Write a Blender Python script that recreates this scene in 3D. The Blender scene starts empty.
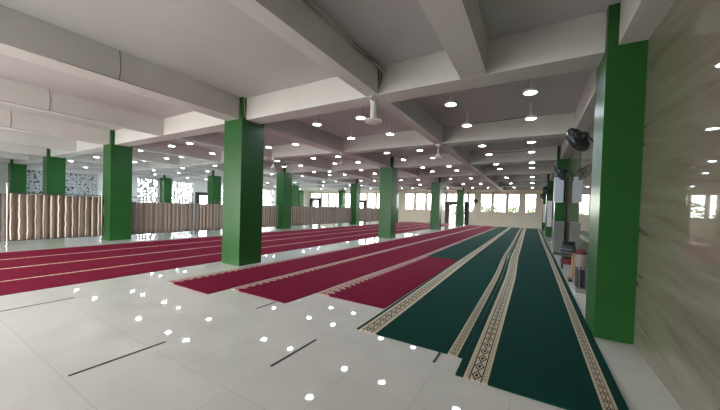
import bpy, bmesh, math, random
from mathutils import Vector, Matrix
random.seed(7)
S = bpy.context.scene
C = S.collection
PI = math.pi

# ------------------------------------------------------------------ materials
def srgb(r, g, b):
    f = lambda c: (c/255/12.92) if c/255 <= .04045 else ((c/255+.055)/1.055)**2.4
    return (f(r), f(g), f(b), 1)

def newmat(name):
    m = bpy.data.materials.new(name); m.use_nodes = True
    nt = m.node_tree
    return m, nt, nt.nodes['Principled BSDF']

def setp(b, **k):
    for n, v in k.items():
        n = {'base': 'Base Color', 'rough': 'Roughness', 'metal': 'Metallic', 'spec': 'Specular IOR Level', 'ior': 'IOR',
             'coat': 'Coat Weight', 'coatr': 'Coat Roughness', 'em': 'Emission Color', 'es': 'Emission Strength'}[n]
        b.inputs[n].default_value = v

def nd(nt, t, **k):
    n = nt.nodes.new(t)
    for a, v in k.items():
        setattr(n, a, v)
    return n

def ramp(nt, stops, interp='LINEAR'):
    r = nd(nt, 'ShaderNodeValToRGB')
    r.color_ramp.interpolation = interp
    e = r.color_ramp.elements
    while len(e) < len(stops):
        e.new(.5)
    for x, (p, c) in zip(e, stops):
        x.position = p; x.color = c
    return r

def plain(name, col, rough=.5, var=.06, scale=6, metal=0, spec=.5, coat=0, bump=0):
    """colour with a little noise wear in it"""
    m, nt, b = newmat(name)
    tc = nd(nt, 'ShaderNodeTexCoord')
    no = nd(nt, 'ShaderNodeTexNoise'); no.inputs['Scale'].default_value = scale; no.inputs['Detail'].default_value = 4
    nt.links.new(tc.outputs['Object'], no.inputs['Vector'])
    lo = tuple(max(0, c*(1-var)) for c in col[:3])+(1,); hi = tuple(min(1, c*(1+var)) for c in col[:3])+(1,)
    r = ramp(nt, [(.3, lo), (.7, hi)])
    nt.links.new(no.outputs['Fac'], r.inputs['Fac']); nt.links.new(r.outputs['Color'], b.inputs['Base Color'])
    setp(b, rough=rough, metal=metal, spec=spec, coat=coat)
    if bump:
        bp = nd(nt, 'ShaderNodeBump'); bp.inputs['Strength'].default_value = bump; bp.inputs['Distance'].default_value = .01
        nt.links.new(no.outputs['Fac'], bp.inputs['Height']); nt.links.new(bp.outputs['Normal'], b.inputs['Normal'])
    return m

def mth(nt, op, a, b=None, c=None):
    n = nd(nt, 'ShaderNodeMath', operation=op)
    for i, v in enumerate((a, b, c)):
        if v is None: continue
        if isinstance(v, (int, float)): n.inputs[i].default_value = v
        else: nt.links.new(v, n.inputs[i])
    return n.outputs[0]

def mixc(nt, fac, a, b):
    n = nd(nt, 'ShaderNodeMix', data_type='RGBA')
    if isinstance(fac, (int, float)): n.inputs[0].default_value = fac
    else: nt.links.new(fac, n.inputs[0])
    for i, v in ((6, a), (7, b)):
        if isinstance(v, tuple): n.inputs[i].default_value = v
        else: nt.links.new(v, n.inputs[i])
    return n.outputs[2]

def mat_floor():
    m, nt, b = newmat('polished floor tile')
    tc = nd(nt, 'ShaderNodeTexCoord'); sp = nd(nt, 'ShaderNodeSeparateXYZ')
    nt.links.new(tc.outputs['Object'], sp.inputs[0])
    def joint(o, off):
        v = mth(nt, 'ADD', o, off); v = mth(nt, 'DIVIDE', v, .645); v = mth(nt, 'FRACT', v)
        v = mth(nt, 'SUBTRACT', v, .5); v = mth(nt, 'ABSOLUTE', v)
        return mth(nt, 'GREATER_THAN', v, .4965)
    j = mth(nt, 'MAXIMUM', joint(sp.outputs[0], 2.04+64.5), joint(sp.outputs[1], 64.5-.2))
    no = nd(nt, 'ShaderNodeTexNoise'); no.inputs['Scale'].default_value = .9; no.inputs['Detail'].default_value = 6; no.inputs['Distortion'].default_value = 1.5
    nt.links.new(tc.outputs['Object'], no.inputs['Vector'])
    r = ramp(nt, [(.3, srgb(216, 214, 208)), (.7, srgb(226, 224, 218))])
    nt.links.new(no.outputs['Fac'], r.inputs['Fac'])
    col = mixc(nt, j, r.outputs['Color'], srgb(196, 193, 186))
    nt.links.new(col, b.inputs['Base Color'])
    setp(b, rough=.03, spec=.5)
    return m

def mat_marble():
    m, nt, b = newmat('polished veined marble tile')
    tc = nd(nt, 'ShaderNodeTexCoord'); sp = nd(nt, 'ShaderNodeSeparateXYZ')
    nt.links.new(tc.outputs['Object'], sp.inputs[0])
    y, z = sp.outputs[1], sp.outputs[2]
    # veins slant down towards the camera end: rotate in the yz plane and stretch
    u = mth(nt, 'ADD', mth(nt, 'MULTIPLY', y, .995), mth(nt, 'MULTIPLY', z, .1))
    v = mth(nt, 'SUBTRACT', mth(nt, 'MULTIPLY', z, .995), mth(nt, 'MULTIPLY', y, .1))
    cb = nd(nt, 'ShaderNodeCombineXYZ')
    nt.links.new(mth(nt, 'MULTIPLY', u, .8), cb.inputs[0]); nt.links.new(mth(nt, 'MULTIPLY', v, 8.5), cb.inputs[1])
    no = nd(nt, 'ShaderNodeTexNoise'); no.inputs['Scale'].default_value = 1.1; no.inputs['Detail'].default_value = 7; no.inputs['Distortion'].default_value = .7
    nt.links.new(cb.outputs[0], no.inputs['Vector'])
    r = ramp(nt, [(.25, srgb(110, 98, 84)), (.42, srgb(122, 116, 102)), (.6, srgb(128, 123, 109)), (.75, srgb(138, 133, 119))])
    nt.links.new(no.outputs['Fac'], r.inputs['Fac'])
    def joint(o, off, w):
        q = mth(nt, 'FRACT', mth(nt, 'DIVIDE', mth(nt, 'ADD', o, off), w))
        return mth(nt, 'GREATER_THAN', mth(nt, 'ABSOLUTE', mth(nt, 'SUBTRACT', q, .5)), .4975)
    j = mth(nt, 'MAXIMUM', joint(y, 60.3, 1.2), joint(z, 60., .6))
    nt.links.new(mixc(nt, mth(nt, 'MULTIPLY', j, .5), r.outputs['Color'], srgb(110, 104, 92)), b.inputs['Base Color'])
    setp(b, rough=.025, spec=.7)
    return m

def mat_carpet(name, field, kind, left=.2, right=0.0, W=1.27, le=0, re=0):
    """field colour with woven borders; the UV holds metres across and along the carpet"""
    m, nt, b = newmat(name)
    uv = nd(nt, 'ShaderNodeUVMap'); sp = nd(nt, 'ShaderNodeSeparateXYZ')
    nt.links.new(uv.outputs[0], sp.inputs[0])
    u, v = sp.outputs[0], sp.outputs[1]
    no = nd(nt, 'ShaderNodeTexNoise'); no.inputs['Scale'].default_value = 90; no.inputs['Detail'].default_value = 3
    nt.links.new(uv.outputs[0], no.inputs['Vector'])
    n2 = nd(nt, 'ShaderNodeTexNoise'); n2.inputs['Scale'].default_value = 1.6
    nt.links.new(uv.outputs[0], n2.inputs['Vector'])
    f0 = mixc(nt, no.outputs['Fac'], tuple(c*.72 for c in field[:3])+(1,), tuple(min(1, c*1.28) for c in field[:3])+(1,))
    f = mixc(nt, mth(nt, 'MULTIPLY', n2.outputs['Fac'], .3), f0, tuple(c*.8 for c in field[:3])+(1,))
    cream = srgb(206, 194, 172) if kind == 'ornate' else srgb(206, 176, 164); brown = srgb(58, 40, 32); dark = srgb(30, 26, 24)
    def border(d, w, f, edge=0):
        # d: metres in from the edge, w: width of the border
        t = mth(nt, 'DIVIDE', mth(nt, 'SUBTRACT', d, edge), w-edge)
        inside = mth(nt, 'MULTIPLY', mth(nt, 'LESS_THAN', t, 1), mth(nt, 'GREATER_THAN', t, 0))
        if kind == 'line':
            zig = mth(nt, 'GREATER_THAN', mth(nt, 'FRACT', mth(nt, 'MULTIPLY', v, 9)), .75)
            c = mixc(nt, mth(nt, 'MULTIPLY', zig, .35), srgb(214, 186, 172), srgb(150, 60, 70))
            return mixc(nt, inside, f, c)
        # rows of the border: edge, plain cream band, brown rule, ornament, brown rule, cream band
        st = [(0, dark), (.05, cream), (.25, brown), (.30, cream), (.70, brown), (.75, cream), (.96, brown)]
        r = ramp(nt, st, 'CONSTANT'); nt.links.new(t, r.inputs['Fac'])
        # ornament: diamonds with round flowers along the middle
        p = mth(nt, 'FRACT', mth(nt, 'DIVIDE', v, w*.62))
        a = mth(nt, 'ABSOLUTE', mth(nt, 'SUBTRACT', p, .5))
        q = mth(nt, 'ABSOLUTE', mth(nt, 'DIVIDE', mth(nt, 'SUBTRACT', t, .5), .38))
        s = mth(nt, 'ADD', a, q)
        dia = mth(nt, 'MULTIPLY', mth(nt, 'GREATER_THAN', s, .36), mth(nt, 'LESS_THAN', s, .52))
        dot = mth(nt, 'LESS_THAN', s, .20)
        orn = mth(nt, 'MAXIMUM', dia, dot)
        mid = mth(nt, 'MULTIPLY', mth(nt, 'GREATER_THAN', t, .31), mth(nt, 'LESS_THAN', t, .69))
        c = mixc(nt, mth(nt, 'MULTIPLY', orn, mid), r.outputs['Color'], brown if kind == 'ornate' else srgb(128, 40, 48))
        # small ticks in the two plain bands
        tk = mth(nt, 'GREATER_THAN', mth(nt, 'FRACT', mth(nt, 'DIVIDE', v, w*.2)), .72)
        bands = mth(nt, 'MULTIPLY', mth(nt, 'GREATER_THAN', mth(nt, 'ABSOLUTE', mth(nt, 'SUBTRACT', t, .5)), .27), mth(nt, 'LESS_THAN', mth(nt, 'ABSOLUTE', mth(nt, 'SUBTRACT', t, .5)), .36))
        c = mixc(nt, mth(nt, 'MULTIPLY', mth(nt, 'MULTIPLY', tk, bands), .7), c, brown)
        if kind == 'zigzag':
            zz = mth(nt, 'ABSOLUTE', mth(nt, 'SUBTRACT', mth(nt, 'FRACT', mth(nt, 'MULTIPLY', v, 6)), .5))
            cut = mth(nt, 'GREATER_THAN', t, mth(nt, 'ADD', .62, mth(nt, 'MULTIPLY', zz, .76)))
            c = mixc(nt, cut, c, f)
        return mixc(nt, inside, f, c)
    if left: f = border(u, left, f, le)
    if right: f = border(mth(nt, 'SUBTRACT', W, u), right, f, re)
    nt.links.new(f, b.inputs['Base Color'])
    setp(b, rough=.95, spec=.1)
    bp = nd(nt, 'ShaderNodeBump'); bp.inputs['Strength'].default_value = .35; bp.inputs['Distance'].default_value = .004
    nt.links.new(no.outputs['Fac'], bp.inputs['Height']); nt.links.new(bp.outputs['Normal'], b.inputs['Normal'])
    return m

def mat_curtain(name, body, stripe, amount):
    m, nt, b = newmat(name)
    uv = nd(nt, 'ShaderNodeUVMap'); sp = nd(nt, 'ShaderNodeSeparateXYZ'); nt.links.new(uv.outputs[0], sp.inputs[0])
    no = nd(nt, 'ShaderNodeTexNoise'); no.inputs['Scale'].default_value = 3; nt.links.new(uv.outputs[0], no.inputs['Vector'])
    t = mth(nt, 'ADD', mth(nt, 'DIVIDE', sp.outputs[0], .175), mth(nt, 'MULTIPLY', no.outputs['Fac'], .35))
    line = mth(nt, 'GREATER_THAN', mth(nt, 'FRACT', t), .84)
    lw = mth(nt, 'GREATER_THAN', mth(nt, 'FRACT', mth(nt, 'MULTIPLY', t, .5)), .5)
    body2 = mixc(nt, lw, body, tuple(c*.8 for c in body[:3])+(1,))
    nt.links.new(mixc(nt, mth(nt, 'MULTIPLY', line, amount), body2, stripe), b.inputs['Base Color'])
    setp(b, rough=.8, spec=.2)
    return m

def mat_glass():
    m = bpy.data.materials.new('window glass'); m.use_nodes = True; nt = m.node_tree
    nt.nodes.remove(nt.nodes['Principled BSDF'])
    tr = nd(nt, 'ShaderNodeBsdfTransparent'); tr.inputs[0].default_value = (.95, .97, .96, 1)
    gl = nd(nt, 'ShaderNodeBsdfGlossy'); gl.inputs['Roughness'].default_value = .03
    fr = nd(nt, 'ShaderNodeFresnel'); fr.inputs[0].default_value = 1.45
    mx = nd(nt, 'ShaderNodeMixShader')
    nt.links.new(fr.outputs[0], mx.inputs[0]); nt.links.new(tr.outputs[0], mx.inputs[1]); nt.links.new(gl.outputs[0], mx.inputs[2])
    nt.links.new(mx.outputs[0], nt.nodes['Material Output'].inputs[0])
    return m

def mat_light(strength):
    m, nt, b = newmat('lit lamp diffuser')
    setp(b, base=(.9, .9, .9, 1), em=(.76, .90, 1, 1), es=strength)
    return m

LAMP = 66.0
M = {}
M['floor'] = mat_floor()
M['marble'] = mat_marble()
M['plaster'] = plain('ceiling plaster', srgb(194, 193, 194), .75, .05, .8)
M['beam'] = plain('beam plaster', srgb(210, 208, 206), .6, .04, .8)
M['wall'] = plain('cream wall paint', srgb(240, 226, 206), .5, .03, 1)
M['white_wall'] = plain('white wall paint', srgb(212, 214, 212), .6, .03, 1)
M['green'] = plain('glossy green column paint', srgb(34, 88, 37), .34, .06, 2.2, spec=.35)
M['dark_frame'] = plain('dark door frame', srgb(44, 44, 48), .4)
M['frame'] = plain('white window frame', srgb(214, 212, 208), .4)
M['lattice'] = plain('lattice block', srgb(176, 182, 184), .6, .08, 5)
M['glass'] = mat_glass()
M['lamp'] = mat_light(LAMP)
M['white_plastic'] = plain('white plastic', srgb(226, 226, 224), .35)
M['grey_metal'] = plain('painted grey metal', srgb(120, 124, 122), .4)
M['chrome'] = plain('stainless steel', srgb(180, 180, 180), .32, .04, 8, metal=1)
M['black'] = plain('black plastic', srgb(30, 32, 34), .35)
M['blackmetal'] = plain('black guard wire', srgb(66, 71, 75), .3, metal=.3)
M['tape'] = plain('dark floor tape', srgb(36, 38, 38), .5)
M['wire'] = plain('cable sheath', srgb(206, 200, 194), .5)
M['wire_dark'] = plain('dark cable', srgb(58, 54, 52), .5)
M['curtain_a'] = mat_curtain('brown curtain with cream stripes', srgb(122, 106, 95), srgb(248, 238, 222), 1.)
M['curtain_b'] = mat_curtain('brown pleated curtain', srgb(146, 130, 118), srgb(204, 190, 176), .55)
M['cardboard'] = plain('cardboard', srgb(176, 118, 66), .8)
M['maroon'] = plain('maroon cloth', srgb(98, 42, 46), .9)
M['greycloth'] = plain('charcoal cloth', srgb(62, 66, 72), .9, .25, 20)
M['ground'] = plain('pale paving', srgb(176, 172, 162), .9)
M['leaf'] = plain('pale foliage', srgb(84, 96, 66), .7, .5, 6)
M['bark'] = plain('bark', srgb(110, 96, 82), .9)
RED = srgb(120, 18, 50); GREEN = srgb(12, 62, 54)
M['red_ornate'] = mat_carpet('red carpet with woven border', RED, 'zigzag', .22)
M['red_wide'] = mat_carpet('red carpet with wide woven border', RED, 'zigzag', .29)
M['red_plain'] = mat_carpet('red carpet without border', RED, 'line', 0)
M['red_line'] = mat_carpet('red carpet with pale edge line', RED, 'line', .085)
M['green_a'] = mat_carpet('green carpet with two borders', GREEN, 'ornate', .28, .155, le=.03, re=.045)
M['green_b'] = mat_carpet('wide green carpet with two borders', GREEN, 'ornate', .285, .185, le=.06, re=.07)
M['green_c'] = mat_carpet('green carpet with zigzag border', GREEN, 'zigzag', .24)

# ------------------------------------------------------------------ mesh helpers
class MB:
    def __init__(s): s.bm = bmesh.new()
    def box(s, x0, x1, y0, y1, z0, z1, bev=0):
        r = bmesh.ops.create_cube(s.bm, size=1)
        vs = r['verts']
        for v in vs:
            v.co = Vector(((x0+x1)/2+v.co.x*(x1-x0), (y0+y1)/2+v.co.y*(y1-y0), (z0+z1)/2+v.co.z*(z1-z0)))
        if bev:
            es = list({e for v in vs for e in v.link_edges})
            bmesh.ops.bevel(s.bm, geom=es, offset=bev, segments=2, affect='EDGES', profile=.5)
        return s
    def lathe(s, prof, seg=24, mat=Matrix()):
        """prof: (r, z) pairs turned about z, then moved by mat"""
        rings = []
        for r, z in prof:
            if r < 1e-6: rings.append([s.bm.verts.new(mat @ Vector((0, 0, z)))])
            else: rings.append([s.bm.verts.new(mat @ Vector((r*math.cos(2*PI*i/seg), r*math.sin(2*PI*i/seg), z))) for i in range(seg)])
        for a, b in zip(rings, rings[1:]):
            for i in range(seg):
                j = (i+1) % seg
                q = [a[i % len(a)], a[j % len(a)], b[j % len(b)], b[i % len(b)]]
                q = list(dict.fromkeys(q))
                if len(q) > 2:
                    try: s.bm.faces.new(q)
                    except ValueError: pass
        return s
    def tube(s, pts, r, seg=8):
        pts = [Vector(p) for p in pts]; rings = []
        up = Vector((.31, .17, .93)).normalized()
        for i, p in enumerate(pts):
            d = (pts[min(i+1, len(pts)-1)]-pts[max(i-1, 0)]).normalized()
            a = d.cross(up)
            if a.length < .05: a = d.cross(Vector((1, 0, 0)))
            a.normalize(); b = d.cross(a)
            rings.append([s.bm.verts.new(p+(a*math.cos(2*PI*k/seg)+b*math.sin(2*PI*k/seg))*r) for k in range(seg)])
        for a, b in zip(rings, rings[1:]):
            for k in range(seg): s.bm.faces.new([a[k], a[(k+1) % seg], b[(k+1) % seg], b[k]])
        s.bm.faces.new(rings[0][::-1]); s.bm.faces.new(rings[-1])
        return s
    def torus(s, R, r, mat=Matrix(), seg=36, sec=8):
        g = [[s.bm.verts.new(mat @ Vector(((R+r*math.cos(2*PI*j/sec))*math.cos(2*PI*i/seg), (R+r*math.cos(2*PI*j/sec))*math.sin(2*PI*i/seg), r*math.sin(2*PI*j/sec)))) for j in range(sec)] for i in range(seg)]
        for i in range(seg):
            for j in range(sec):
                s.bm.faces.new([g[i][j], g[(i+1) % seg][j], g[(i+1) % seg][(j+1) % sec], g[i][(j+1) % sec]])
        return s
    def build(s, name, mat, parent=None, smooth=False):
        bmesh.ops.recalc_face_normals(s.bm, faces=s.bm.faces)
        me = bpy.data.meshes.new(name); s.bm.to_mesh(me); s.bm.free()
        if smooth:
            for p in me.polygons: p.use_smooth = True
            try: me.set_sharp_from_angle(angle=math.radians(40))
            except Exception: pass
        me.materials.append(mat)
        o = bpy.data.objects.new(name, me); C.objects.link(o)
        if parent is not None: o.parent = parent
        return o

def tag(o, label, cat, group=None):
    o['label'] = label; o['category'] = cat
    if group: o['group'] = group
    return o
def thing(name, loc, label, cat, group=None, rz=0):
    o = bpy.data.objects.new(name, None); C.objects.link(o)
    o.location = loc; o.rotation_euler = (0, 0, rz); o.empty_display_size = .1
    return tag(o, label, cat, group)
def struct(o): o['kind'] = 'structure'; return o
def dup(root, loc, label, rz=0, group=None):
    r = root.copy(); C.objects.link(r); r.location = loc; r.rotation_euler = (0, 0, rz); r['label'] = label
    if group: r['group'] = group
    for ch in root.children:
        c = ch.copy(); C.objects.link(c); c.parent = r
        for g in ch.children:
            d = g.copy(); C.objects.link(d); d.parent = c
    return r

# ------------------------------------------------------------------ plan of the hall
ZS, ZT = 3.506, 4.01                   # beam soffit, ceiling slab
XR, XL, YF, YB = 1.06, -28.0, 32.63, -4.2
ROWS = [('near', -6.316), ('screen', -13.52), ('rear', -20.75), ('wall', -27.69)]
Y0, DY, CS = 4.879, 8.575, .6626
CY = [Y0+DY*k for k in range(4)]

# floor, ceiling
struct(MB().box(XL-.3, XR+.3, YB-.3, YF+.3, -.2, 0).build('floor', M['floor']))
struct(MB().box(XL-.3, XR+.3, YB-.3, YF+.3, ZT, ZT+.2).build('ceiling', M['plaster']))
# beams
def beam(x0, x1, y0, y1, z0=ZS+.004):
    return struct(MB().box(x0, x1, y0, y1, z0, ZT+.02).build('ceiling_beam', M['beam']))
bw = .22
for _, x in ROWS[:3]:
    beam(x-bw, x+bw, YB, YF+.02)
for x in (-2.57, -9.9, -17.1, -24.2):
    beam(x-.125, x+.125, YB, YF+.02, ZS+.008)
beam(-1.03, -.66, YB, CY[0]-.2)                       # short extra beam of the front bay
beam(.80, XR+.02, YB, YF+.02)                         # along the marble wall
beam(XL-.02, -27.5, YB, YF+.02)
for k in range(0, 7):
    y = Y0+DY/2*k
    if y < YB: continue
    beam(XL-.01, XR+.01, y-bw, y+bw, ZS)

# ------------------------------------------------------------------ columns
def column(x, y, label, sx=CS, grp='square green columns'):
    o = MB().box(-sx/2, sx/2, -CS/2, CS/2, 0, ZT+.01).build('green_column', M['green'])
    o.location = (x, y, 0)
    return tag(o, label, 'column', grp)
NTH = ['first', 'second', 'third', 'fourth']
ROWLAB = {'near': 'green square column standing beside the red carpets, %s from the front of the near row',
          'screen': 'green square column in line with the curtain screens, %s from the front',
          'rear': 'green square column showing above the curtain screens, %s from the front of the rear row',
          'wall': 'green square column against the left lattice wall, %s from the front'}
for n, x in ROWS:
    for k, y in enumerate(CY):
        column(x, y, ROWLAB[n] % NTH[k])
for k, y in enumerate(CY):
    x0 = .692
    column((x0+XR+.1)/2, y, ['large dark green column at the right, set against the marble wall',
        'green wall column behind the pale speaker and grey cabinet, second along the marble wall',
        'green wall column with a dark notice board, third along the marble wall',
        'green wall column nearest the far windows, along the marble wall'][k], XR+.1-x0)

# ------------------------------------------------------------------ walls
struct(MB().box(XR, XR+.25, YB-.3, YF+.3, -.1, ZT+.1).build('wall_right', M['marble']))

def wall_with_holes(name, axis, pos, thick, a0, a1, z0, z1, holes, mat):
    """wall along x (axis 'x', at y=pos..pos+thick) or along y; holes = (a0,a1,z0,z1)"""
    mb = MB()
    cuts = sorted({a0, a1}|{h[0] for h in holes}|{h[1] for h in holes})
    for c0, c1 in zip(cuts, cuts[1:]):
        m = (c0+c1)/2; zs = sorted((h[2], h[3]) for h in holes if h[0] < m < h[1])
        z = z0
        for h0, h1 in zs+[(z1, z1)]:
            if h0 > z+1e-4:
                if axis == 'x': mb.box(c0, c1, pos, pos+thick, z, h0)
                else: mb.box(pos, pos+thick, c0, c1, z, h0)
            z = max(z, h1)
    bmesh.ops.remove_doubles(mb.bm, verts=mb.bm.verts, dist=1e-4)
    return struct(mb.build(name, mat))

# far wall: windows between the piers, three open doorways
SILL, WTOP = 1.42, 3.26
fw = [(-4.78, -3.63), (-3.55, -2.30), (-2.20, -1.12), (-.74, .28), (-5.95, -5.28),
      (-9.25, -8.35), (-10.50, -9.35), (-11.85, -10.60), (-13.15, -11.95), (-14.45, -13.85), (-15.65, -14.55), (-16.95, -15.75),
      (-18.25, -17.05), (-21.9, -20.75), (-23.1, -22.0), (-24.4, -23.2), (-25.6, -24.5)]
fw = [(a+.06, b-.06) for a, b in fw]
fd = [(-8.20, -5.99, 0, 2.25), (-20.55, -18.45, 0, 2.25), (-27.5, -25.8, 0, 2.45)]
ft = [(-8.20, -6.05, 2.42, WTOP), (-20.55, -18.45, 2.42, WTOP), (-27.5, -25.8, 2.6, WTOP)]
wall_with_holes('wall_far', 'x', YF, .22, XL-.3, XR+.3, -.1, ZT+.1, [(a, b, SILL, WTOP) for a, b in fw]+fd+ft, M['wall'])
nwin = [0]
def window(axis, pos, a0, a1, z0, z1, mull=1):
    nwin[0] += 1
    P = lambda mb, a, b, c, d, t0, t1: mb.box(a, b, pos+t0, pos+t1, c, d) if axis == 'x' else mb.box(pos+t0, pos+t1, a, b, c, d)
    f = MB(); w = .045
    P(f, a0, a0+w, z0, z1, .06, .13); P(f, a1-w, a1, z0, z1, .06, .13)
    P(f, a0+w, a1-w, z0, z0+w, .06, .13); P(f, a0+w, a1-w, z1-w, z1, .06, .13)
    if mull:
        zm = z0+(z1-z0)*.72
        P(f, a0+w, a1-w, zm-.015, zm+.015, .07, .12)
    o = f.build('window_%d' % nwin[0], M['frame']); struct(o)
    g = MB(); P(g, a0+w, a1-w, z0+w, z1-w, .093, .099); g.build('pane', M['glass'], o)
    return o
for a, b in fw: window('x', YF, a, b, SILL, WTOP)
for a, b, z0, z1 in ft: window('x', YF, a, b, z0, z1, 0)
ndoor = [0]
def doorway(axis, pos, a0, a1, h, t=.30):
    """dark frame of an open doorway, leaves folded back outside"""
    ndoor[0] += 1
    P = lambda mb, a, b, c, d, t0, t1: mb.box(a, b, pos+t0, pos+t1, c, d, .006) if axis == 'x' else mb.box(pos+t0, pos+t1, a, b, c, d, .006)
    f = MB()
    s = 1
    P(f, a0-.14, a0+t, 0, h+.12, -.06, .26); P(f, a1-t, a1+.14, 0, h+.12, -.06, .26); P(f, a0+t, a1-t, h-.18, h+.12, -.06, .26)
    return struct(f.build('door_%d' % ndoor[0], M['dark_frame']))
for a, b, z0, z1 in fd: doorway('x', YF, a, b, z1)
struct(MB().box(XL, fd[2][0]-.15, YF-.02, YF, 0, .12).build('baseboard_far', M['wall']))

# left wall: pierced block panels and a doorway
lp = [(5.35, 8.9, 1.25, 3.3), (11.45, 12.95, 1.25, 3.3), (13.95, 16.0, 1.25, 3.3), (19.0, 21.5, 1.25, 3.3), (22.6, 26.2, 1.25, 3.3), (27.0, 30.0, 1.25, 3.3)]
ld = [(16.35, 18.3, 0, 2.35)]
wall_with_holes('wall_left', 'y', XL-.22, .22, YB-.3, YF+.3, -.1, ZT+.1, lp+ld, M['white_wall'])
for a0, a1, z0, z1 in lp:
    nwin[0] += 1
    f = MB()
    for q in ((a0, a1, z0-.06, z0), (a0, a1, z1, z1+.06)): f.box(XL-.2, XL+.02, q[0], q[1], q[2], q[3])
    o = struct(f.build('window_%d' % nwin[0], M['frame']))
    bm = bmesh.new(); cell = .075
    ny = int((a1-a0)/cell); nz = int((z1-z0)/cell); cy = (a1-a0)/ny; cz = (z1-z0)/nz
    vv = {}
    V = lambda i, j: vv.setdefault((i, j), bm.verts.new((XL-.1, a0+i*cy, z0+j*cz)))
    for i in range(ny):
        for j in range(nz):
            hole = (i % 3 == 1 and j % 3 == 1 and random.random() < .8) or random.random() < .15
            if not hole: bm.faces.new([V(i, j), V(i+1, j), V(i+1, j+1), V(i, j+1)])
    me = bpy.data.meshes.new('lattice'); bm.to_mesh(me); bm.free(); me.materials.append(M['lattice'])
    l = bpy.data.objects.new('lattice', me); C.objects.link(l); l.parent = o
    md = l.modifiers.new('thick', 'SOLIDIFY'); md.thickness = .06; md.offset = 0
doorway('y', XL-.2, ld[0][0], ld[0][1], 2.35)

# wall behind the camera: wide openings on its left half let the day in
bh = [(-17.5, -14.3, .1, 3.4), (-12.9, -4.6, .1, 3.45)]
wall_with_holes('wall_back', 'x', YB-.22, .22, XL-.3, XR+.3, -.1, ZT+.1, bh, M['white_wall'])

# ------------------------------------------------------------------ outside
struct(MB().box(-70, 40, -50, 80, -.42, -.22).build('ground', M['ground']))
struct(MB().box(-29.2, -29.0, 2.5, 10.4, -.22, 4.2).build('sky_blocker', M['dark_frame']))  # dark slab added outside to block the sky behind the nearest lattice
def tree(x, y, h, r, label, seed):
    rnd = random.Random(seed)
    t = thing('tree', (x, y, -.22), label, 'tree', 'trees outside the far windows')
    MB().tube([(0, 0, 0), (.06, .02, h*.4), (.0, .05, h*.75)], .09, 8).build('trunk', M['bark'], t)
    bm = bmesh.new()
    for i in range(520):
        a = rnd.random()*2*PI; ph = math.acos(2*rnd.random()-1); q = r*(.45+.55*rnd.random()**.5)
        c = Vector((q*math.sin(ph)*math.cos(a), q*math.sin(ph)*math.sin(a), h*.62+q*.9*math.cos(ph)))
        d = Vector((rnd.gauss(0, 1), rnd.gauss(0, 1), rnd.gauss(0, 1))).normalized(); e = d.orthogonal().normalized(); f = d.cross(e)
        s = .09+.1*rnd.random()
        vs = [bm.verts.new(c+e*s*u+f*s*v*.6) for u, v in ((-1.3, 0), (-.2, -.8), (1.3, 0), (-.2, .8))]
        bm.faces.new(vs)
    me = bpy.data.meshes.new('foliage'); bm.to_mesh(me); bm.free(); me.materials.append(M['leaf'])
    o = bpy.data.objects.new('foliage', me); C.objects.link(o); o.parent = t
for i, (x, y, h, r, lab) in enumerate((
        (.3, 39, 2.5, 1.0, 'bushy tree outside the rightmost far window'),
        (-1.9, 41, 2.5, 1.0, 'bushy tree outside the second far window from the right'),
        (-4.2, 39.5, 2.4, 1.0, 'bushy tree outside the third far window from the right'),
        (-6.2, 42.5, 2.9, 1.1, 'bushy tree outside just right of the open far doorway beside the last near column'),
        (-8.4, 38, 2.8, 1.2, 'bushy tree outside, filling the open far doorway beside the last near column'),
        (-11.2, 42, 3.2, 1.4, 'bushy tree outside, left of the open far doorway beside the last near column'),
        (-15, 44, 3.0, 1.4, 'bushy tree outside behind the windows between the two middle column rows'))):
    tree(x, y, h, r, lab, i+1)

# ------------------------------------------------------------------ carpets
def carpet(name, mat, label, y0, y1, xl, xr, W=1.27, n=60, th=.014, group='prayer carpets'):
    """xl, xr: left and right edge as functions of y"""
    bm = bmesh.new(); uvl = bm.loops.layers.uv.new('UVMap')
    cols = 5; top = []; bot = []; info = {}
    for i in range(n+1):
        y = y0+(y1-y0)*i/n
        a, b = xl(y), xr(y)
        rt = []; rb = []
        for j in range(cols+1):
            t = j/cols; e = .004 if j in (0, cols) else 0
            v = bm.verts.new((a+(b-a)*t, y, th-e)); info[v] = (W*t, y-y0); rt.append(v)
        for j in (0, cols):
            t = j/cols
            v = bm.verts.new((a+(b-a)*t, y, .0005)); info[v] = (W*t, y-y0); rb.append(v)
        top.append(rt); bot.append(rb)
    F = []
    for i in range(n):
        for j in range(cols): F.append([top[i][j], top[i][j+1], top[i+1][j+1], top[i+1][j]])
        F.append([bot[i][0], top[i][0], top[i+1][0], bot[i+1][0]])
        F.append([top[i][cols], bot[i][1], bot[i+1][1], top[i+1][cols]])
        F.append([bot[i][0], bot[i+1][0], bot[i+1][1], bot[i][1]])
    for i in (0, n): F.append([bot[i][0]]+top[i]+[bot[i][1]])
    for q in F:
        f = bm.faces.new(q)
        for l in f.loops: l[uvl].uv = info[l.vert]
    bmesh.ops.recalc_face_normals(bm, faces=bm.faces)
    me = bpy.data.meshes.new(name); bm.to_mesh(me); bm.free(); me.materials.append(mat)
    o = bpy.data.objects.new(name, me); C.objects.link(o)
    return tag(o, label, 'carpet', group)
K = lambda v: (lambda y: v)
def pw(*pts):
    def f(y):
        if y <= pts[0][0]: return pts[0][1]
        for (a, p), (b, q) in zip(pts, pts[1:]):
            if y <= b:
                t = (y-a)/(b-a); t = t*t*(3-2*t)
                return p+(q-p)*t
        return pts[-1][1]
    return f
outer = [-12.05, -10.72, -9.36, -7.98, -6.85]
OL = ['outermost red carpet, next to the curtain screens, without a pale edge line', 'second red carpet from the curtain screens, with a pale edge line',
      'third red carpet from the curtain screens, with a pale edge line', 'fourth red carpet from the screens, beside the pale floor strip']
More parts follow.
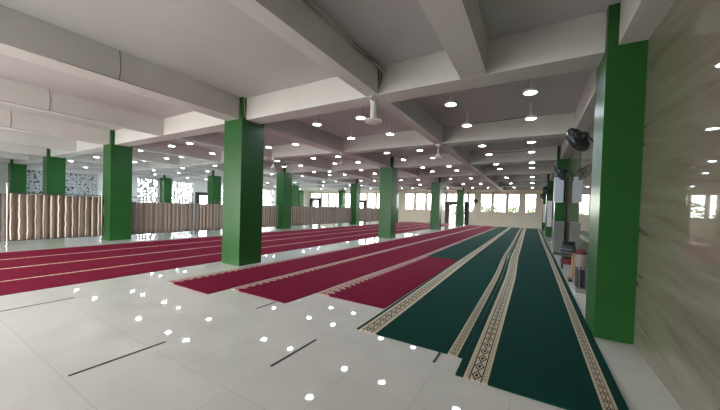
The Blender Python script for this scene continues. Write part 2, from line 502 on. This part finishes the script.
for i in range(4):
    carpet('prayer_carpet', M['red_line'] if i else M['red_plain'], OL[i], -1.2, 31.2, K(outer[i]+.004), K(outer[i+1]-.004), group='red carpets left of the columns')
carpet('prayer_carpet', M['red_ornate'], 'long red carpet beside the near green column, with a woven left border', 2.86, 31.3, pw((2.8, -5.80), (31, -5.55)), pw((2.8, -4.52), (31, -4.30)), group='red carpets right of the columns')
carpet('prayer_carpet', M['red_ornate'], 'long red carpet in the middle of the three bordered red ones', 3.26, 31.3, pw((3.2, -4.51), (31, -4.29)), pw((3.2, -3.20), (3.9, -3.16), (9, -3.03), (31, -2.955)), group='red carpets right of the columns')
carpet('prayer_carpet', M['red_wide'], 'short red carpet ending against green carpet, beside the long green lanes', 3.93, 9.0, pw((3.9, -3.15), (9, -3.02)), pw((3.9, -1.85), (9, -1.885)), n=16, group='red carpets right of the columns')
carpet('prayer_carpet', M['green_c'], 'green carpet lying behind the short red carpet', 9.03, 31.3, pw((9, -3.02), (31, -2.945)), pw((9, -1.885), (31, -1.96)), group='green carpets')
carpet('prayer_carpet', M['green_a'], 'middle green carpet with an ornate cream border on its left', 3.08, 31.3, pw((3, -1.815), (9, -1.87), (31, -1.95)), pw((3, -.56), (6.8, -.565), (11.8, -.67), (31, -.80)), group='green carpets')
carpet('prayer_carpet', M['green_b'], 'rightmost green carpet, wide cream border, along the marble wall', 2.73, 31.3, pw((2.7, -.555), (6.8, -.555), (11.8, -.66), (31, -.79)), pw((2.7, .69), (11, .68), (18, .63), (31, .6)), n=90, group='green carpets')

# dark tape strips on the tiles
for x, y0, y1, lab in ((-3.325, .88, 1.64, 'longest dark tape strip on the pale floor tiles, at the front left'),
                       (-2.04, 1.92, 2.58, 'dark tape strip on the pale tiles in front of the short red carpet'),
                       (-5.92, .80, 1.62, 'dark tape strip on the tiles by the outer red carpets, at the left edge'),
                       (-.785, 2.84, 3.07, 'short dark tape stub at the near edge of the middle green carpet'),
                       (-3.36, 2.86, 3.22, 'thin dark tape strip running up to the middle red carpet')):
    o = MB().box(-.013, .013, 0, y1-y0, .0004, .003).build('floor_tape', M['tape']); o.location = (x, y0, 0)
    tag(o, lab, 'floor tape', 'dark tape strips on the floor')

# ------------------------------------------------------------------ ceiling lights
LX = [(-1.52, -.12), (-4.98, -3.65), (-8.65, -7.30), (-12.15, -10.92), (-15.95, -14.6), (-19.35, -18.2), (-23.0, -21.9), (-26.5, -25.3)]
LBAY = ['beside the marble wall', 'right of the near columns', 'left of the near columns', 'right of the curtain screens', 'just behind the curtain screens',
        'right of the rear columns', 'left of the rear columns', 'beside the lattice wall']
KTH = ['first', 'second', 'third', 'fourth', 'fifth', 'sixth']
ZL = 3.64
lamp0 = None
for b, xs in enumerate(LX):
    for k in range(6):
        for i, y in enumerate((6.08, 7.76)):
            for j, x in enumerate(xs):
                yy = y+DY/2*k
                if any(abs(x-cx) < .5 and abs(yy-cy) < .5 for _, cx in ROWS for cy in CY): continue
                lab = 'round downlight, %s %s of four, %s bay back, %s' % (('near', 'far')[i], ('left', 'right')[j], KTH[k], LBAY[b])
                if lamp0 is None:
                    lamp0 = thing('ceiling_light', (x, yy, ZL), lab, 'ceiling light', 'round ceiling lights')
                    MB().lathe([(0, .05), (.10, .05), (.128, .03), (.128, 0), (.098, -.004), (.098, .004), (0, .004)], 28).build('housing', M['white_plastic'], lamp0, True)
                    MB().lathe([(0, -.004), (.07, -.004), (.096, 0), (.096, .003), (0, .003)], 28).build('diffuser', M['lamp'], lamp0, True)
                    MB().tube([(0, 0, .05), (0, 0, ZT-ZL)], .012).build('stem', M['white_plastic'], lamp0)
                else:
                    dup(lamp0, (x, yy, ZL), lab)

# ------------------------------------------------------------------ hanging white fixtures at the beam crossings
def hanger(x, y, label, scale=1.0):
    t = thing('ceiling_fixture', (x, y, ZS), label, 'ceiling fixture', 'white fixtures hanging from the beam crossings')
    MB().lathe([(0, .002), (.075, .002), (.07, -.04), (.03, -.06), (0, -.06)], 20).build('canopy', M['white_plastic'], t, True)
    if scale > 1:
        MB().lathe([(0, -.05), (.062, -.05), (.062, -.36), (0, -.36)], 20).build('rod', M['white_plastic'], t, True)
        MB().lathe([(0, -.35), (.10, -.352), (.16, -.37), (.165, -.40), (.10, -.43), (.0, -.44)], 28).build('base', M['white_plastic'], t, True)
    else:
        MB().lathe([(0, -.05), (.016, -.05), (.016, -.30), (0, -.30)], 12).build('rod', M['white_plastic'], t, True)
        MB().lathe([(0, -.27), (.04, -.28), (.07, -.34), (.11, -.39), (.115, -.42), (.05, -.45), (0, -.455)], 24).build('base', M['white_plastic'], t, True)
    return t
hanger(-2.64, 4.86, 'large white fixture below the cable bundle on the front beam', 1.5)
k2 = CY[0]+DY/2
hanger(-2.60, k2-.1, 'small white hanging fixture at the second beam crossing, right of the near columns')
hanger(-6.25, k2-.05, 'small white hanging fixture between the first two near columns')
hanger(-9.9, k2, 'small white hanging fixture left of the near columns, at the second cross beam')
hanger(-2.60, CY[1]+DY/2, 'small white hanging fixture over the red carpets at the fourth cross beam')
hanger(-9.9, CY[1]+DY/2, 'small white hanging fixture at the fourth cross beam, near the screens')

# cable bundle along the beam and down the cross beam
def smooth(pts, n=6):
    P = [Vector(p) for p in pts]; out = []
    for i in range(len(P)-1):
        a, b, c, d = P[max(i-1, 0)], P[i], P[i+1], P[min(i+2, len(P)-1)]
        for k in range(n):
            t = k/n
            out.append(.5*((2*b)+(c-a)*t+(2*a-5*b+4*c-d)*t*t+(3*b-a-3*c+d)*t**3))
    return out+[P[-1]]
yb = CY[0]-bw
rs = random.Random(3)
cbt = thing('cable_bundle', (0, 0, 0), 'bundle of grey cables along the front beam, looping down above the large white fixture', 'cables')
for i in range(5):
    o_ = [rs.uniform(-.015, .015) for _ in range(8)]
    b = (0, .03, .06, .09, .13)[i]
    pts = [(-2.425, .3, ZT-.015-.02*i), (-2.42, 2.4, ZT-.02-.02*i+o_[0]), (-2.418, 3.4, ZT-.02-.022*i+o_[1]), (-2.41, 4.05, ZT-.03-.024*i+o_[2]),
           (-2.42+b*.5, 4.4, ZT-.03-.02*i), (-2.45+b*.9, 4.58, ZT-.06-.02*i+o_[6]), (-2.46+b, 4.62, 3.84+o_[3]), (-2.48+b*.8, 4.63, 3.68+o_[4]*2), (-2.53+b*.5, 4.634, 3.56), (-2.58+b*.2, 4.635, 3.49), (-2.625+.008*i, 4.70, 3.478), (-2.635+.006*i, 4.80, 3.485)]
    o = MB().tube(smooth(pts), (.012, .009, .011, .008, .010)[i], 6).build('cable', M['wire_dark'] if i in (3, 1) else M['wire'], cbt, True)
wire_mid = plain('weathered grey cable', srgb(120, 112, 106), .6)
# conduits on the beam faces at the left front, with the thin cable along the lower edge
for x, lab in ((ROWS[0][1]+bw, 'grey cable drop with cable run on the beam of the near columns, upper left'),
               (-9.9+.125, 'grey cable drop with cable run on the second beam from the upper left'),
               (ROWS[1][1]+bw, 'grey cable drop on the beam over the curtain screens')):
    o = MB().tube([(x+.009, 2.2, ZT-.001), (x+.012, 2.22, 3.75), (x+.009, 2.2, ZS+.012)], .007, 6)
    o.tube([(x+.008, 1.2 if x < -7 else 1.45, ZS+.012), (x+.008, 3.0, ZS+.012)], .005, 6)
    o = o.build('cable', wire_mid, None, True)
    tag(o, lab, 'cable', 'cable drops on the left beams')
for y, lab in ((7.76, 'thin dark wire strung between the two nearest right hand downlights of the second pair'),
               (7.76+DY/2, 'thin dark wire strung between two right hand downlights, one bay further back')):
    o = MB().tube(smooth([(-1.45, y, ZL+.06), (-.82, y, ZL+.035), (-.19, y, ZL+.06)]), .006, 6).build('cable', M['wire_dark'], None, True)
    tag(o, lab, 'cable')
# little cable over the top of the near column
xa, ya = ROWS[0][1]+CS/2, CY[0]-CS/2
o = MB().tube(smooth([(xa+.012, ya+.03, ZT-.02), (xa+.014, ya+.05, 3.75), (xa+.02, ya+.07, 3.58), (xa+.02, ya+.2, 3.50), (xa+.016, ya+.42, 3.47), (xa+.014, ya+.62, 3.46)]), .007, 6).build('cable', M['wire'], None, True)
tag(o, 'thin white cable curling over the top of the near green column', 'cable')

# ------------------------------------------------------------------ curtain screens
def screen(y0, y1, label, mat, x=-13.62, top=1.62, ctop=1.42, seed=0, bot=.14, pm='chrome'):
    t = thing('curtain_screen', (x, y0, 0), label, 'curtain screen', 'brown curtain screens')
    L = y1-y0
    for yy in (.075, L-.075):
        p = MB().lathe([(0, 0), (.07, 0), (.07, .012), (.03, .03), (.019, .04), (.019, 1.78), (.03, 1.79), (.03, 1.81), (.014, 1.82), (.03, 1.85), (.034, 1.875), (.024, 1.905), (0, 1.915)], 14, Matrix.Translation((0, yy, 0)))
        p.build('post', M[pm], t, True)
    MB().tube([(0, .06, top), (0, L-.06, top)], .014).build('rail', M['blackmetal'], t, True)
    MB().tube([(0, .06, bot+.02), (0, L-.06, bot+.02)], .012).build('rail', M['blackmetal'], t, True)
    rnd = random.Random(seed)
    bm = bmesh.new(); uvl = bm.loops.layers.uv.new('UVMap'); n = int(L/.018)
    A = []; ph = 0; a = .04
    for i in range(n+1):
        ph += .018*2*PI/.175*(1+.12*math.sin(i*.11+seed))
        a = .015+.005*math.sin(i*.07+seed*2)
        A.append((math.sin(ph)*a, i*L/n))
    rows = 5; g = []
    for k in range(rows+1):
        z = bot+.01+(ctop-bot)*k/rows; q = 1.15-.35*k/rows
        g.append([bm.verts.new((d*q, .006+yy*(L-.012)/L, z+(.012*math.sin(i*.2) if k in (0, rows) else 0))) for i, (d, yy) in enumerate(A)])
    for k in range(rows):
        for i in range(n):
            f = bm.faces.new([g[k][i], g[k][i+1], g[k+1][i+1], g[k+1][i]])
            for l, (ii, kk) in zip(f.loops, ((i, k), (i+1, k), (i+1, k+1), (i, k+1))): l[uvl].uv = (A[ii][1], kk*.25)
            f.smooth = True
    me = bpy.data.meshes.new('curtain'); bm.to_mesh(me); bm.free(); me.materials.append(mat)
    o = bpy.data.objects.new('curtain', me); C.objects.link(o); o.parent = t
    md = o.modifiers.new('cloth', 'SOLIDIFY'); md.thickness = .004
    # ties that hang the curtain from the rail
    tb = MB()
    m = max(3, int(L/.3))
    for i in range(m+1):
        yy = .06+(L-.12)*i/m
        tb.box(-.003, .003, yy-.012, yy+.012, ctop-.01, top+.012)
    tb.build('tie', mat, t)
    return t
c1, c2, c3, c4 = CY; h = CS/2+.02
screen(-.2, 2.10, 'cream striped curtain screen at the left photo edge', M['curtain_a'], seed=1, ctop=1.57)
screen(2.13, c1-h, 'cream striped curtain screen left of the first screen column', M['curtain_a'], seed=2, ctop=1.57)
def run(y0, y1, n, labs, s):
    w = (y1-y0)/n
    for i in range(n): screen(y0+w*i+.005, y0+w*(i+1)-.005, labs[i], M['curtain_b'], seed=s+i, bot=.13, pm='blackmetal')
run(c1+h, c2-h, 3, ['brown pleated curtain screen touching the right side of the first screen column', 'brown pleated curtain screen midway between the first two screen columns',
     'brown pleated curtain screen running behind the near column to the second screen column'], 5)
run(c2+h, c3-h, 3, ['brown curtain screen just past the second screen column', 'brown curtain screen midway between second and third screen columns', 'brown curtain screen ending at the third screen column'], 11)
run(c3+h, c4-h, 3, ['brown curtain screen just past the third screen column', 'brown curtain screen in the middle of the farthest stretch', 'farthest brown curtain screen, ending at the fourth screen column'], 21)

# ------------------------------------------------------------------ wall fans
def fan(loc, nrm, wall_dx, label, R=.27):
    t = thing('wall_fan', loc, label, 'fan', 'black wall fans')
    n = Vector(nrm).normalized(); Q = n.to_track_quat('Z', 'Y').to_matrix().to_4x4()
    g = MB()
    for z, r in ((.105, .10), (.10, .17), (.075, .225), (.0, R), (-.065, .225), (-.095, .15)):
        g.torus(r, .006 if r != R else .016, Q @ Matrix.Translation((0, 0, z)))
    for i in range(64):
        a = 2*PI*i/64
        pts = [(.05, .108), (.12, .106), (.2, .09), (.245, .055), (R, 0), (.245, -.05), (.2, -.08), (.1, -.10)]
        g.tube([Q @ Vector((r*math.cos(a), r*math.sin(a), z)) for r, z in pts], .0035, 4)
    # rim band of the guard
    g.lathe([(R+.004, .032), (R+.012, .0), (R+.004, -.032), (R-.006, -.032), (R-.001, 0), (R-.006, .032), (R+.004, .032)], 36, Q)
    g.build('guard', M['blackmetal'], t, True)
    MB().lathe([(0, .115), (.05, .112), (.055, .10), (0, .10)], 20, Q).build('badge', M['chrome'], t, True)
    bl = MB()
    for k in range(3):
        ring = []
        for s, (r, w, tw) in enumerate(((.035, .03, .5), (.10, .07, .45), (.18, .085, .35), (.235, .05, .25))):
            a = 2*PI*k/3
            for sg in (-1, 1):
                v = Vector((r*math.cos(a)-sg*w*math.sin(a), r*math.sin(a)+sg*w*math.cos(a), sg*w*tw))
                ring.append(bl.bm.verts.new(Q @ v))
        for s in range(3): bl.bm.faces.new([ring[2*s], ring[2*s+1], ring[2*s+3], ring[2*s+2]])
    b = bl.build('blades', M['black'], t, True); md = b.modifiers.new('t', 'SOLIDIFY'); md.thickness = .004
    MB().lathe([(0, .03), (.04, .03), (.045, -.03), (.075, -.06), (.08, -.15), (.05, -.19), (0, -.19)], 20, Q).build('motor', M['black'], t, True)
    e = -n*.15
    MB().tube([e, e+Vector((wall_dx*.3, 0, -.10)), (wall_dx, -n.y*.1, -.16)], .02).box(wall_dx-.03, wall_dx, -n.y*.1-.06, -n.y*.1+.06, -.28, -.04, .005).build('bracket', M['black'], t, True)
    return t
fan((.74, 7.45, 3.02), (-.74, .50, -.45), XR-.74, 'nearest black wall fan, tilted down, left of the large dark green column')
fan((.73, 11.7, 2.84), (-.75, .1, -.4), XR-.73, 'second black wall fan, above the pale column loudspeaker', .29)
fan((.66, 20.6, 2.85), (-.7, -.6, -.35), XR-.66, 'third black wall fan along the marble wall', .25)
fan((.66, 28.6, 2.85), (-.7, -.6, -.35), XR-.66, 'last black wall fan along the marble wall, by the far windows', .25)
f = fan((-5.17, 32.35, 2.5), (-.3, -.9, -.35), 0.0, 'small dark fan on the pier right of the far doorway', .22)
for ch in list(f.children):
    if ch.name.startswith('bracket'): bpy.data.objects.remove(ch)
MB().tube([(0, .14, .03), (0, .20, -.06), (0, .28, -.1)], .02).build('bracket', M['black'], f, True)

# ------------------------------------------------------------------ things along the marble wall
t = thing('column_speaker', (.785, 13.06, 1.9), 'pale grey column loudspeaker hung on the second wall column', 'loudspeaker')
MB().box(-.155, .155, -.07, .06, 0, .92, .012).build('body', M['white_plastic'], t)
MB().box(-.135, .135, -.078, -.07, .03, .89, .003).build('grille', plain('pale speaker grille', srgb(186, 196, 208), .6, .1, 60), t)
MB().box(-.03, .03, .06, .066, .4, .5).build('bracket', M['grey_metal'], t)
t = thing('cabinet', (.845, 12.93, 0), 'tall grey cabinet standing in front of the second wall column', 'cabinet')
MB().box(-.175, .145, -.15, .15, .06, 1.2, .006).build('body', M['grey_metal'], t)
MB().box(-.16, .13, -.162, -.15, .09, 1.17, .004).build('door', plain('grey cabinet door', srgb(104, 108, 105), .45), t)
for xx in (-.15, .12):
    for yy in (-.12, .12): MB().box(xx-.015, xx+.015, yy-.015, yy+.015, 0, .06).build('foot', M['black'], t)
h_ = MB().tube([(.09, -.162, .62), (.09, -.185, .64), (.09, -.185, .78), (.09, -.162, .80)], .006).build('handle', M['chrome'], t, True)
o = MB().box(-.03, .03, -.02, .02, .0, 2.75, .004).build('cable_duct', M['black']); o.location = (1.028, 12.95, .001)
tag(o, 'black vertical cable duct beside the pale speaker and grey cabinet, below the second fan', 'cable duct')
# notice boards with dark frames, further along
for y, lab in ((21.35, 'dark framed notice board on the third wall column'), (CY[3]-CS/2-.05, 'dark framed notice board on the last wall column')):
    t = thing('notice_board', (.86, y, .6), lab, 'notice board', 'dark framed notice boards')
    MB().box(-.15, .16, 0, .03, 0, 1.7, .004).build('frame', M['dark_frame'], t)
    MB().box(-.12, .13, -.006, .0, .05, 1.64).build('board', M['white_plastic'], t)
# chrome stand beside the carpet
t = thing('stanchion', (.86, 17.6, 0), 'thin chrome stand beside the green carpet, behind the grey cabinet', 'stand')
MB().lathe([(0, 0), (.14, 0), (.14, .015), (.03, .04), (.018, .06), (0, .06)], 20).build('base', M['chrome'], t, True)
MB().tube([(0, 0, .05), (0, 0, 1.25)], .016).build('pole', M['chrome'], t, True)
MB().lathe([(0, 1.24), (.03, 1.24), (.035, 1.28), (0, 1.31)], 16).build('cap', M['black'], t, True)

# drum with rim on a low stool
t = thing('stool', (.86, 9.7, 0), 'low dark stool covered with maroon cloth, under the charcoal drum', 'stool')
MB().box(-.15, .15, -.15, .15, .24, .28, .008).build('seat', M['black'], t)
for xx in (-.12, .12):
    for yy in (-.12, .12): MB().tube([(xx*1.1, yy*1.1, 0), (xx, yy, .25)], .014).build('leg', M['black'], t, True)
MB().lathe([(.0, .292), (.12, .295), (.17, .285), (.18, .25), (.175, .17), (.185, .14), (.17, .14), (.165, .25), (.0, .284)], 26).build('cloth', M['maroon'], t, True)
t = thing('drum', (.86, 9.7, .296), 'charcoal drum with a raised black rim standing on the low stool', 'drum')
MB().lathe([(0, 0), (.10, 0), (.16, .05), (.18, .14), (.18, .25), (.15, .33), (.13, .36), (0, .36)], 28).build('body', M['greycloth'], t, True)
MB().lathe([(.12, .355), (.14, .36), (.145, .40), (.16, .44), (.15, .45), (.125, .41), (.115, .36), (.12, .355)], 28).build('rim', M['black'], t, True)
for k in range(3):
    MB().torus(.176 if k else .165, .008, Matrix.Translation((0, 0, (.07, .16, .25)[k]))).build('hoop', M['grey_metal'], t, True)
# cardboard box
t = thing('cardboard_box', (.93, 8.35, 0), 'orange brown cardboard box between the drum and the pale bin', 'box')
MB().box(-.11, .11, -.14, .14, 0, .55, .006).build('carton', M['cardboard'], t)
MB().box(-.02, .02, -.142, .142, .548, .553).build('tape', plain('packing tape', srgb(150, 110, 74), .3), t)
MB().box(-.11, .0, -.139, .139, .551, .556).build('flap', M['cardboard'], t)
# pale bin with brown bundle in it
t = thing('bin', (.90, 7.62, 0), 'pale metal bin holding a maroon bundle, behind the slatted rack', 'bin')
MB().lathe([(0, 0), (.105, 0), (.125, .64), (.132, .66), (.118, .66), (.11, .62), (.095, .02), (0, .02)], 28).build('shell', plain('brushed bin metal', srgb(196, 192, 184), .35, .06, 12, metal=.7), t, True)
o = MB().lathe([(0, 0), (.08, 0), (.105, .04), (.10, .10), (.07, .14), (.05, .12), (.02, .155), (0, .15)], 18).build('cloth_bundle', M['maroon'], None, True)
o.location = (.90, 7.62, .605); tag(o, 'maroon cloth bundle stuffed in the pale bin', 'cloth')
# slatted rack on a grey tray
t = thing('shoe_rack', (.89, 7.12, 0), 'low rack with dark upright slats on a grey base, beside the carpet', 'rack')
MB().box(-.145, .13, -.2, .19, 0, .085, .008).build('base', M['grey_metal'], t)
slat_pale = plain('pale rack slat', srgb(128, 132, 134), .4)
for i in range(7):
    xx = -.115+.036*i
    MB().box(xx-.008, xx+.008, -.15, .15, .085, .44-.03*(i % 2), .002).build('slat', slat_pale if i % 3 == 1 else M['greycloth'], t)
for yy in (-.13, .13): MB().tube([(-.12, yy, .44), (.12, yy, .44)], .009).build('bar', M['chrome'], t, True)
for i, xx in enumerate((-.06, .04)):
    o = MB().box(-.04, .04, -.14, .14, 0, .06, .015).build('sandal', M['black'])
    # soles on the floor in front of the stool
    o.location = (.80+i*.10, 8.3, 0) if False else (.76+i*.10, 8.02, .0005)
    tag(o, ['black slipper on the tiles left of the cardboard box', 'black slipper on the tiles touching the cardboard box side'][i], 'slipper', 'black slippers by the wall')

# ------------------------------------------------------------------ daylight
w = bpy.data.worlds.new('sky'); S.world = w; w.use_nodes = True
nt = w.node_tree; bg = nt.nodes['Background']
tc = nd(nt, 'ShaderNodeTexCoord'); sp = nd(nt, 'ShaderNodeSeparateXYZ'); nt.links.new(tc.outputs['Generated'], sp.inputs[0])
r = ramp(nt, [(.0, (.86, .84, .80, 1)), (.5, (1, .98, .94, 1)), (1., (.92, .95, .98, 1))])
nt.links.new(mth(nt, 'ADD', mth(nt, 'MULTIPLY', sp.outputs[2], .5), .5), r.inputs['Fac'])
nt.links.new(r.outputs['Color'], bg.inputs['Color']); bg.inputs['Strength'].default_value = 9.0

# ------------------------------------------------------------------ camera
f, yaw, pitch, roll, cy = 293.2548, .5328, -.0197, .0307, 212.9132
F = Vector((-math.sin(yaw)*math.cos(pitch), math.cos(yaw)*math.cos(pitch), math.sin(pitch)))
R0 = Vector((math.cos(yaw), math.sin(yaw), 0)); U0 = R0.cross(F)
Rv = math.cos(roll)*R0+math.sin(roll)*U0; Uv = -math.sin(roll)*R0+math.cos(roll)*U0
cam = bpy.data.cameras.new('camera'); co = bpy.data.objects.new('camera', cam); C.objects.link(co)
mw = Matrix(((Rv.x, Uv.x, -F.x, 0), (Rv.y, Uv.y, -F.y, 0), (Rv.z, Uv.z, -F.z, 1.5), (0, 0, 0, 1)))
co.matrix_world = mw
cam.sensor_width = 36; cam.sensor_fit = 'HORIZONTAL'; cam.lens = f/720*36; cam.shift_y = (cy-205)/720; cam.clip_start = .02; cam.clip_end = 300
S.camera = co
S.view_settings.view_transform = 'Standard'; S.view_settings.look = 'None'; S.view_settings.exposure = .7; S.view_settings.gamma = 1
S.view_settings.use_curve_mapping = False
S.cycles.use_denoising = True
S.cycles.max_bounces = 8; S.cycles.diffuse_bounces = 5; S.cycles.glossy_bounces = 4; S.cycles.transparent_max_bounces = 12
S.cycles.sample_clamp_indirect = 8
